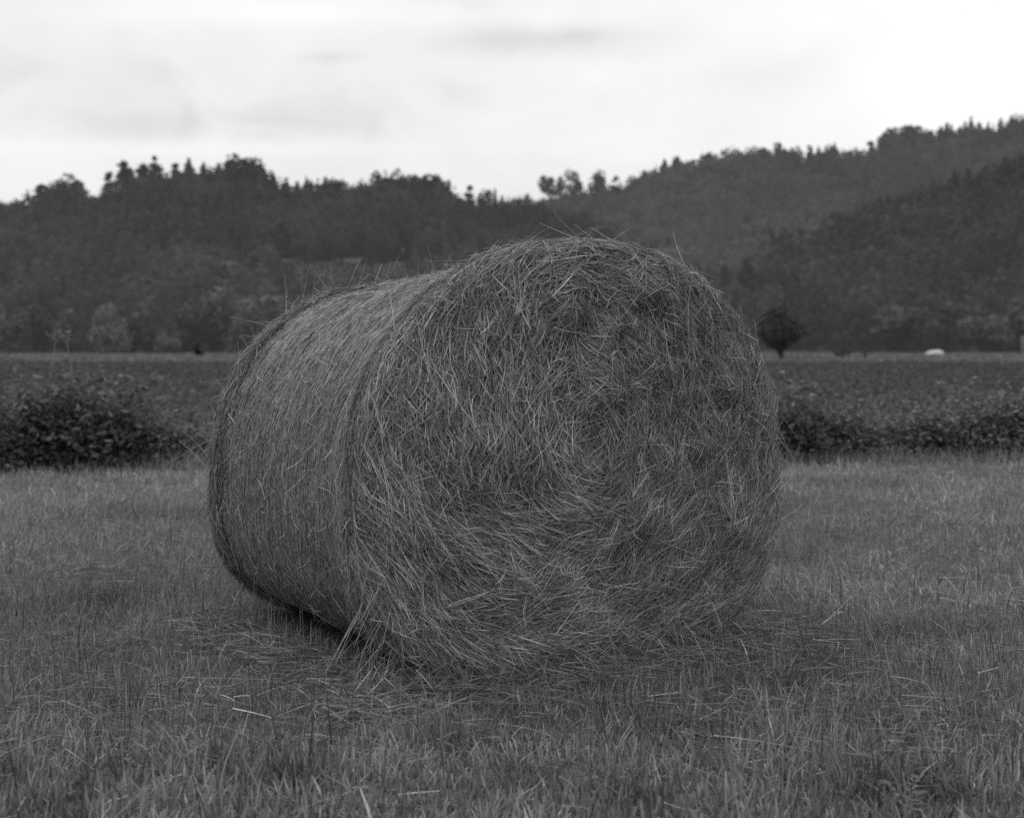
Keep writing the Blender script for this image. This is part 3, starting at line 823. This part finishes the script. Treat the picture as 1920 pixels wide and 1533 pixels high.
def tree(px, ytop, ybase, wpx, Y, kind, label, group, tone=0.075, n=700, trunk=0.18, name=None, sub=0.0, mat=None, wide=1.0, stout=1.0):
    """One standing tree: base on photo row ybase at depth Y, tip on ytop, crown wpx wide."""
    rg = np.random.default_rng(int(px * 7 + ytop))
    base = at(px, ybase, Y); top = at(px, ytop, Y); Ht = top[2] - base[2]; rad = wpx / 2 / F * Y * wide
    b0 = base.copy(); b0[2] -= sub
    root = empty(name or {'conifer': 'conifer_tree', 'pine': 'pine_tree'}.get(kind, 'broadleaf_tree'), tuple(b0), label, 'tree', group)
    lean = rg.normal(0, 0.03, 2) * Ht
    z0 = Ht * trunk
    tr = MB(); t = np.linspace(0, 1, 6)[:, None]
    hh = Ht * (0.95 if kind in ('conifer', 'pine') else 0.72)
    pts = b0 + np.array([0, 0, 1.]) * (hh + sub) * t + np.array([lean[0], lean[1], 0]) * t ** 2
    rb = max(0.022 * Ht, 0.05) * stout
    tr.tube(pts, np.linspace(rb, rb * 0.25, 6), 0.05, n=6)
    for j in range(7 if kind not in ('conifer',) else 4):
        f = rg.uniform(max(trunk - 0.05, 0.1), 0.8); s0 = b0 + (pts[-1] - b0) * f; a = rg.uniform(0, 6.28)
        e = s0 + np.array([math.cos(a) * rad * 0.65, math.sin(a) * rad * 0.65, (Ht - z0) * rg.uniform(0.08, 0.28) if kind != 'conifer' else 0])
        m2 = (s0 + e) / 2 + np.array([0, 0, 0.03 * Ht])
        tr.tube(np.array([s0, m2, e]), [rb * 0.45, rb * 0.3, rb * 0.12], 0.05, n=5)
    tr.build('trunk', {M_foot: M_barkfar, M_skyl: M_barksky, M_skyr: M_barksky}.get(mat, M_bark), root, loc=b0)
    C, Nn, S = crown_cards(kind, n, rg)
    A, B = card_geo(C, Nn, S, rg)
    sc = np.array([rad, rad, Ht - z0])
    Cw = base + C * sc + np.array([0, 0, z0]) + np.concatenate([np.outer(C[:, 2], lean), np.zeros((n, 1))], 1)
    m_ = S * (rad * 0.55 + (Ht - z0) * 0.22) * 1.5 * rg.uniform(0.6, 1.3, n) * math.sqrt(700 / n)
    cr = MB()
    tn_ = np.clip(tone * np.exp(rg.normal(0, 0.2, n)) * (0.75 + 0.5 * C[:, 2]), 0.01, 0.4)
    cr.leaves(Cw, A * m_[:, None], B * (m_ * 0.7)[:, None], tn_)
    cr.build('crown', mat or M_crown, root, loc=b0)
    return root


def forest(hill, n, x0, x1, size, tone, seed, label, mat, clear=None, tmax=1.03):
    rg = np.random.default_rng(seed)
    px = rg.uniform(x0, x1, n); t = rg.uniform(0.0, tmax, n)
    P_ = hill.pt(px, t)
    ok = P_[:, 2] > -1
    if clear is not None: ok &= ~clear(px, P_)
    px, t, P_ = px[ok], t[ok], P_[ok]; n = len(px)
    con = (vnoise(px / 90., t * 5, seed + 1, 2) + rg.normal(0, 0.35, n)) > 0.12
    big = 1 + 0.3 * vnoise(px / 60., t * 7, seed + 2)
    tt = tone * np.exp(rg.normal(0, 0.16, n)) * (1 + 0.30 * vnoise(px / 110., t * 4, seed + 3, 3)) * np.where(con, 0.82, 1.06)
    m_ = MB()
    for kind, sel, protos in (('conifer', con, 5), ('broad', ~con, 6)):
        idx = np.where(sel)[0]
        for k in range(protos):
            ids = idx[k::protos]; nl = 80 if kind == 'conifer' else 95
            C, Nn, S = crown_cards(kind, nl, rg); A, B = card_geo(C, Nn, S, rg, 0.4)
            Hh = size * big[ids] * rg.uniform(0.75, 1.25, len(ids)) * (1.22 if kind == 'conifer' else 0.9)
            rd = Hh * (0.24 if kind == 'conifer' else 0.42)
            ro = rg.uniform(0, 6.28, len(ids)); cs, sn = np.cos(ro)[:, None], np.sin(ro)[:, None]

            def rot(V): return np.stack([V[None, :, 0] * cs - V[None, :, 1] * sn, V[None, :, 0] * sn + V[None, :, 1] * cs, np.broadcast_to(V[None, :, 2], (len(ids), nl))], -1)
            sc = np.stack([rd, rd, Hh * 0.95], 1)[:, None]
            Cw = P_[ids][:, None] + rot(C) * sc + np.array([0, 0, 0.2])
            ms = (S[None] * (Hh * 0.42)[:, None] * (1.75 if kind == 'broad' else 1.7))[..., None]
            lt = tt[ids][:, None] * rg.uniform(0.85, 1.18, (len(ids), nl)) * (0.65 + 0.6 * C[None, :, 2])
            m_.leaves(Cw.reshape(-1, 3), (rot(A) * ms).reshape(-1, 3), (rot(B) * ms * 0.75).reshape(-1, 3), lt.ravel())
    tag(m_.build('forest', mat), label, 'forest', kind='stuff')


def clearing(px, P_):
    py = HY - (P_[:, 2] - CH) / P_[:, 1] * F
    return (np.abs(px - 640) < 135 - 0.35 * (py - 498)) & (py > 496 + 0.03 * (px - 640)) & (py < 606)


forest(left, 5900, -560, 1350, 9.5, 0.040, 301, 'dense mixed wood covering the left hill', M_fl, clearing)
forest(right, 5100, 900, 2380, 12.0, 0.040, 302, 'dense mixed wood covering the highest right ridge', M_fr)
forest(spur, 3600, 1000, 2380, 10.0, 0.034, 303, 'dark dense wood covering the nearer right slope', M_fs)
# the pale clearing on the left hill: dry grass on the slope
ps = MB(); n = 5000
px = R.uniform(500, 780, n); t = R.uniform(0.25, 0.75, n); P_ = left.pt(px, t); ok = clearing(px, P_); P_ = P_[ok]; n = len(P_)
A = np.stack([R.normal(0, 0.3, n), R.normal(0, 0.3, n), np.ones(n)], 1) * 0.5; B = np.tile([1., 0, 0], (n, 1)) * R.uniform(0.5, 1.2, n)[:, None]
ps.leaves(P_ + A, A, B, np.clip(0.135 * np.exp(R.normal(0, 0.25, n)), 0.03, 0.3))
tag(ps.build('grass', M_under), 'pale grassy clearing on the slope of the left hill', 'grass', kind='stuff')

# trees one can tell apart on the skyline: x, top, base, width, kind, label
LT = [
    (75, 344, 398, 36, 'pine', 'ragged lopsided tree standing first on the left skyline'),
    (125, 331, 392, 70, 'airy', 'wide twiggy broadleaf crown left of the gap in the left skyline'),
    (104, 340, 394, 40, 'airy', 'loose broadleaf tree joining the ragged one to the wide twiggy crown'),
    (203, 321, 385, 25, 'pine', 'narrow pine standing alone just left of the tall clump'),
    (235, 302, 380, 42, 'pine', 'thick dark pine leading the tall clump on its left'),
    (264, 297, 378, 32, 'pine', 'pine with a thin pointed tip inside the tall clump'),
    (291, 292, 376, 28, 'pine', 'tallest thin pine of the left hill, light showing through'),
    (329, 306, 374, 30, 'pine', 'open pine on the right side of the sky gap'),
    (355, 296, 372, 38, 'conifer', 'dense pointed conifer between the open pine and the dark block'),
    (383, 302, 372, 32, 'conifer', 'conifer whose right edge slopes to the narrow sky notch'),
    (412, 304, 374, 30, 'conifer', 'conifer at the left end of the dense dark block'),
    (441, 296, 374, 50, 'broad', 'highest rounded crown of the dense dark block'),
    (468, 300, 374, 46, 'broad', 'rounded crown right of the highest in the dark block'),
    (489, 304, 380, 40, 'conifer', 'steep conifer closing the dark block on its right'),
    (516, 328, 362, 10, 'conifer', 'tiny spire just right of the dense dark block'),
    (575, 330, 364, 9, 'conifer', 'thin lone spire midway along the low skyline'),
    (607, 340, 366, 20, 'broad', 'small round tree right of the thin lone spire'),
    (633, 338, 368, 26, 'broad', 'small wider round tree before the open see-through one'),
    (684, 339, 380, 26, 'airy', 'open see-through tree left of the flat dark grove'),
    (722, 331, 390, 46, 'broad', 'round crown at the left end of the flat dark grove'),
    (750, 327, 390, 52, 'broad', 'highest crown of the flat dark grove'),
    (790, 331, 394, 56, 'broad', 'broad crown in the middle of the flat dark grove'),
    (818, 334, 398, 48, 'broad', 'crown at the right shoulder of the flat dark grove'),
    (842, 337, 398, 18, 'conifer', 'small conifer leaning out from the flat dark grove'),
    (882, 348, 402, 26, 'pine', 'ragged small tree left of the dip between the hills'),
    (906, 357, 404, 36, 'airy', 'loose round tree sloping down into the dip'),
    (929, 352, 398, 8, 'conifer', 'thin bare-topped spire standing in the dip'),
]
for i, (a_, b_, c_, d_, k_, lab) in enumerate(LT):
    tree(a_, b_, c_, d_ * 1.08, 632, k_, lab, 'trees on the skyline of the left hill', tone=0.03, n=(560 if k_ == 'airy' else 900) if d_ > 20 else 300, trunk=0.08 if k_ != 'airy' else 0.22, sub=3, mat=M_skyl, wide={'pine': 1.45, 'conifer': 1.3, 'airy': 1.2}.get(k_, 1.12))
RT = [
    (1030, 331, 388, 36, 'airy', 'umbrella-shaped open tree with a bare trunk in the dip'),
    (1054, 333, 386, 22, 'airy', 'thin open tree right beside the umbrella-shaped one'),
    (1074, 322, 384, 36, 'airy', 'tallest open tree of the small group in the dip'),
    (1117, 322, 386, 40, 'airy', 'round open crown on a bare trunk, alone on the saddle'),
    (1155, 329, 378, 22, 'pine', 'wispy ragged tree right of the round open crown'),
    (1184, 335, 378, 32, 'broad', 'pale hazy tree where the right ridge starts to climb'),
    (1208, 318, 362, 26, 'conifer', 'conifer at the foot of the climbing right ridge'),
    (1246, 297, 340, 26, 'conifer', 'left of the twin pointed conifers on the right ridge'),
    (1271, 292, 334, 34, 'conifer', 'right of the twin pointed conifers on the right ridge'),
    (1326, 289, 324, 24, 'broad', 'small rounded tree past the twin pointed conifers'),
    (1438, 280, 318, 36, 'broad', 'left crown of the bump halfway along the right ridge'),
    (1463, 272, 318, 46, 'broad', 'top crown of the bump halfway along the right ridge'),
    (1487, 279, 318, 38, 'broad', 'right crown of the bump halfway along the right ridge'),
    (1518, 273, 318, 16, 'conifer', 'slim pointed conifer just right of the rounded bump'),
    (1562, 277, 316, 20, 'pine', 'ragged small tree between slim conifer and ridge step'),
    (1592, 282, 316, 18, 'conifer', 'low conifer left of the step in the right ridge'),
    (1634, 264, 308, 20, 'pine', 'open little tree standing at the step in the right ridge'),
    (1664, 244, 306, 42, 'broad', 'steep-sided crown forming the step in the right ridge'),
    (1692, 239, 296, 52, 'broad', 'flat-topped crown right of the step in the right ridge'),
    (1724, 240, 290, 52, 'broad', 'second flat-topped crown right of the step'),
    (1775, 229, 280, 22, 'conifer', 'pointed conifer on the high right skyline after the flat crowns'),
    (1819, 226, 276, 18, 'conifer', 'slim conifer beside the bare pole-like tree'),
    (1836, 224, 274, 6, 'conifer', 'bare pole-like tree on the high right skyline'),
    (1897, 214, 268, 26, 'conifer', 'highest pointed conifer near the right border'),
    (1918, 219, 266, 24, 'conifer', 'conifer cut by the right border on the skyline'),
]
for i, (a_, b_, c_, d_, k_, lab) in enumerate(RT):
    tree(a_, b_, c_, d_ * 1.08, 872, k_, lab, 'trees on the skyline of the right ridge', tone=0.03 if a_ != 1184 else 0.09, n=(560 if k_ == 'airy' else 900) if d_ > 20 else 300, trunk=0.08 if k_ != 'airy' else 0.3, sub=3, mat=M_skyr, wide={'pine': 1.3, 'conifer': 1.2, 'airy': 1.3}.get(k_, 1.1))  # mist on the hazy tree is put into its paler foliage tone
# trees at the foot of the hills and on the field edge
FT = [
    (-30, 560, 668, 110, 215, 'broad', 'dark broadleaf tree cut by the left border at the field edge', 0.09),
    (30, 583, 672, 70, 205, 'broad', 'round tree with a thin trunk reaching into the pale grass strip', 0.085),
    (74, 578, 666, 52, 212, 'broad', 'narrow dark tree with a knob-like top at the left field edge', 0.06),
    (125, 588, 666, 72, 210, 'broad', 'rounded tree behind the two tall dry stalks', 0.09),
    (196, 577, 668, 84, 205, 'broad', 'palest leafy tree of the row along the left field edge', 0.135),
    (228, 618, 668, 50, 200, 'broad', 'small pale shrubby tree at the foot of the palest one', 0.125),
    (268, 566, 667, 86, 212, 'broad', 'wide dark tree right of the palest tree', 0.075),
    (312, 630, 667, 52, 203, 'broad', 'low round pale bush tree under the dark trees', 0.11),
    (350, 572, 667, 80, 214, 'broad', 'dark tree behind the small black shrub', 0.07),
    (415, 545, 667, 100, 216, 'broad', 'tallest tree of the row along the left field edge', 0.085),
    (462, 566, 667, 76, 210, 'broad', 'pale-topped tree just left of the bale outline', 0.115),
    (540, 560, 667, 110, 216, 'broad', 'tree mostly hidden behind the left shoulder of the bale', 0.09),
    (245, 520, 640, 110, 262, 'broad', 'big faint tree standing behind the row, above the dark one', 0.09),
    (410, 500, 640, 110, 268, 'broad', 'big faint tree standing behind the tallest of the row', 0.085),
    (60, 540, 640, 110, 262, 'broad', 'big faint tree behind the row at its left end', 0.09),
    (1701, 578, 660, 122, 225, 'broad', 'wide dome-shaped pale tree behind the white hump', 0.068),
    (1850, 596, 660, 110, 228, 'broad', 'broad low tree right of the dome-shaped one', 0.09),
    (1935, 560, 660, 120, 230, 'broad', 'tree cut by the right border behind the pale post', 0.085),
    (1780, 560, 656, 100, 240, 'broad', 'faint tree between the dome-shaped and the broad low one', 0.075),
    (1580, 626, 674, 40, 125, 'broad', 'small faint tree right of the lone dark tree', 0.055),
]
for (a_, b_, c_, d_, Y, k_, lab, tn_) in FT:
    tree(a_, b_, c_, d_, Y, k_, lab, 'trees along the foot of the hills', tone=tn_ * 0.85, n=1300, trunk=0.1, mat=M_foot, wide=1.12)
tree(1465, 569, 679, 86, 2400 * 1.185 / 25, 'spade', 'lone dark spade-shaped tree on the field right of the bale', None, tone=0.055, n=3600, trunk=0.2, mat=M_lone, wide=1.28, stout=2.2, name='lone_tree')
tree(372, 648, 676, 22, 150, 'broad', 'small black shrub at the far edge of the left field', None, tone=0.03, n=500, trunk=0.05, name='dark_shrub')

# ------------------------------------------------------------------ small far things
b0 = at(1752, 664, 180); b0[2] = 0.0
hp = MB(); na_, nr_ = 26, 10
th_, ph_ = np.meshgrid(np.linspace(0, 2 * np.pi, na_, endpoint=False), np.linspace(0, np.pi / 2, nr_))
rx, ry, rz = 1.35, 0.9, 0.72
bump = 1 + 0.04 * vnoise(th_ * 2, ph_ * 4, 400)
Xh = np.cos(th_) * np.cos(ph_) ** 0.8 * rx * bump; Yh = np.sin(th_) * np.cos(ph_) ** 0.8 * ry * bump
Zh = np.sin(ph_) ** 0.9 * rz * (1 + 0.3 * np.cos(th_) * np.cos(ph_))
ii, jj = np.meshgrid(np.arange(nr_ - 1), np.arange(na_), indexing='ij')
q = np.stack([ii * na_ + jj, ii * na_ + (jj + 1) % na_, (ii + 1) * na_ + (jj + 1) % na_, (ii + 1) * na_ + jj], -1).reshape(-1, 4)
hp.add(b0 + np.stack([Xh, Yh, Zh], -1).reshape(-1, 3), 0.42, q)
o = hp.build('covered_heap', M_white, loc=b0); o.location = b0
tag(o, 'small white rounded hump at the far edge of the right field', 'heap')


def post(px, y0, y1, Y, r, tone, label):
    a_, b_ = at(px, y1, Y), at(px, y0, Y); a_[2] = 0
    m_ = MB(); m_.tube(np.array([a_, (a_ + b_) / 2, b_, b_ + np.array([0, 0, 0.02])]), [r, r * 0.97, r * 0.93, 0.01], tone, n=9)
    o = m_.build('fence_post', M_bark, loc=a_); o.location = a_; tag(o, label, 'post')


post(1622, 653, 674, 118, 0.14, 0.04, 'short dark post right of the small faint tree')
post(1918, 630, 664, 200, 0.28, 0.14, 'pale upright post at the right border of the field edge')

# ------------------------------------------------------------------ render settings
SC.view_settings.view_transform = 'Standard'; SC.view_settings.look = 'None'; SC.view_settings.exposure = 0
SC.render.engine = 'CYCLES'
SC.cycles.use_denoising = False
SC.cycles.max_bounces = 6; SC.cycles.diffuse_bounces = 4; SC.cycles.transmission_bounces = 3; SC.cycles.glossy_bounces = 2
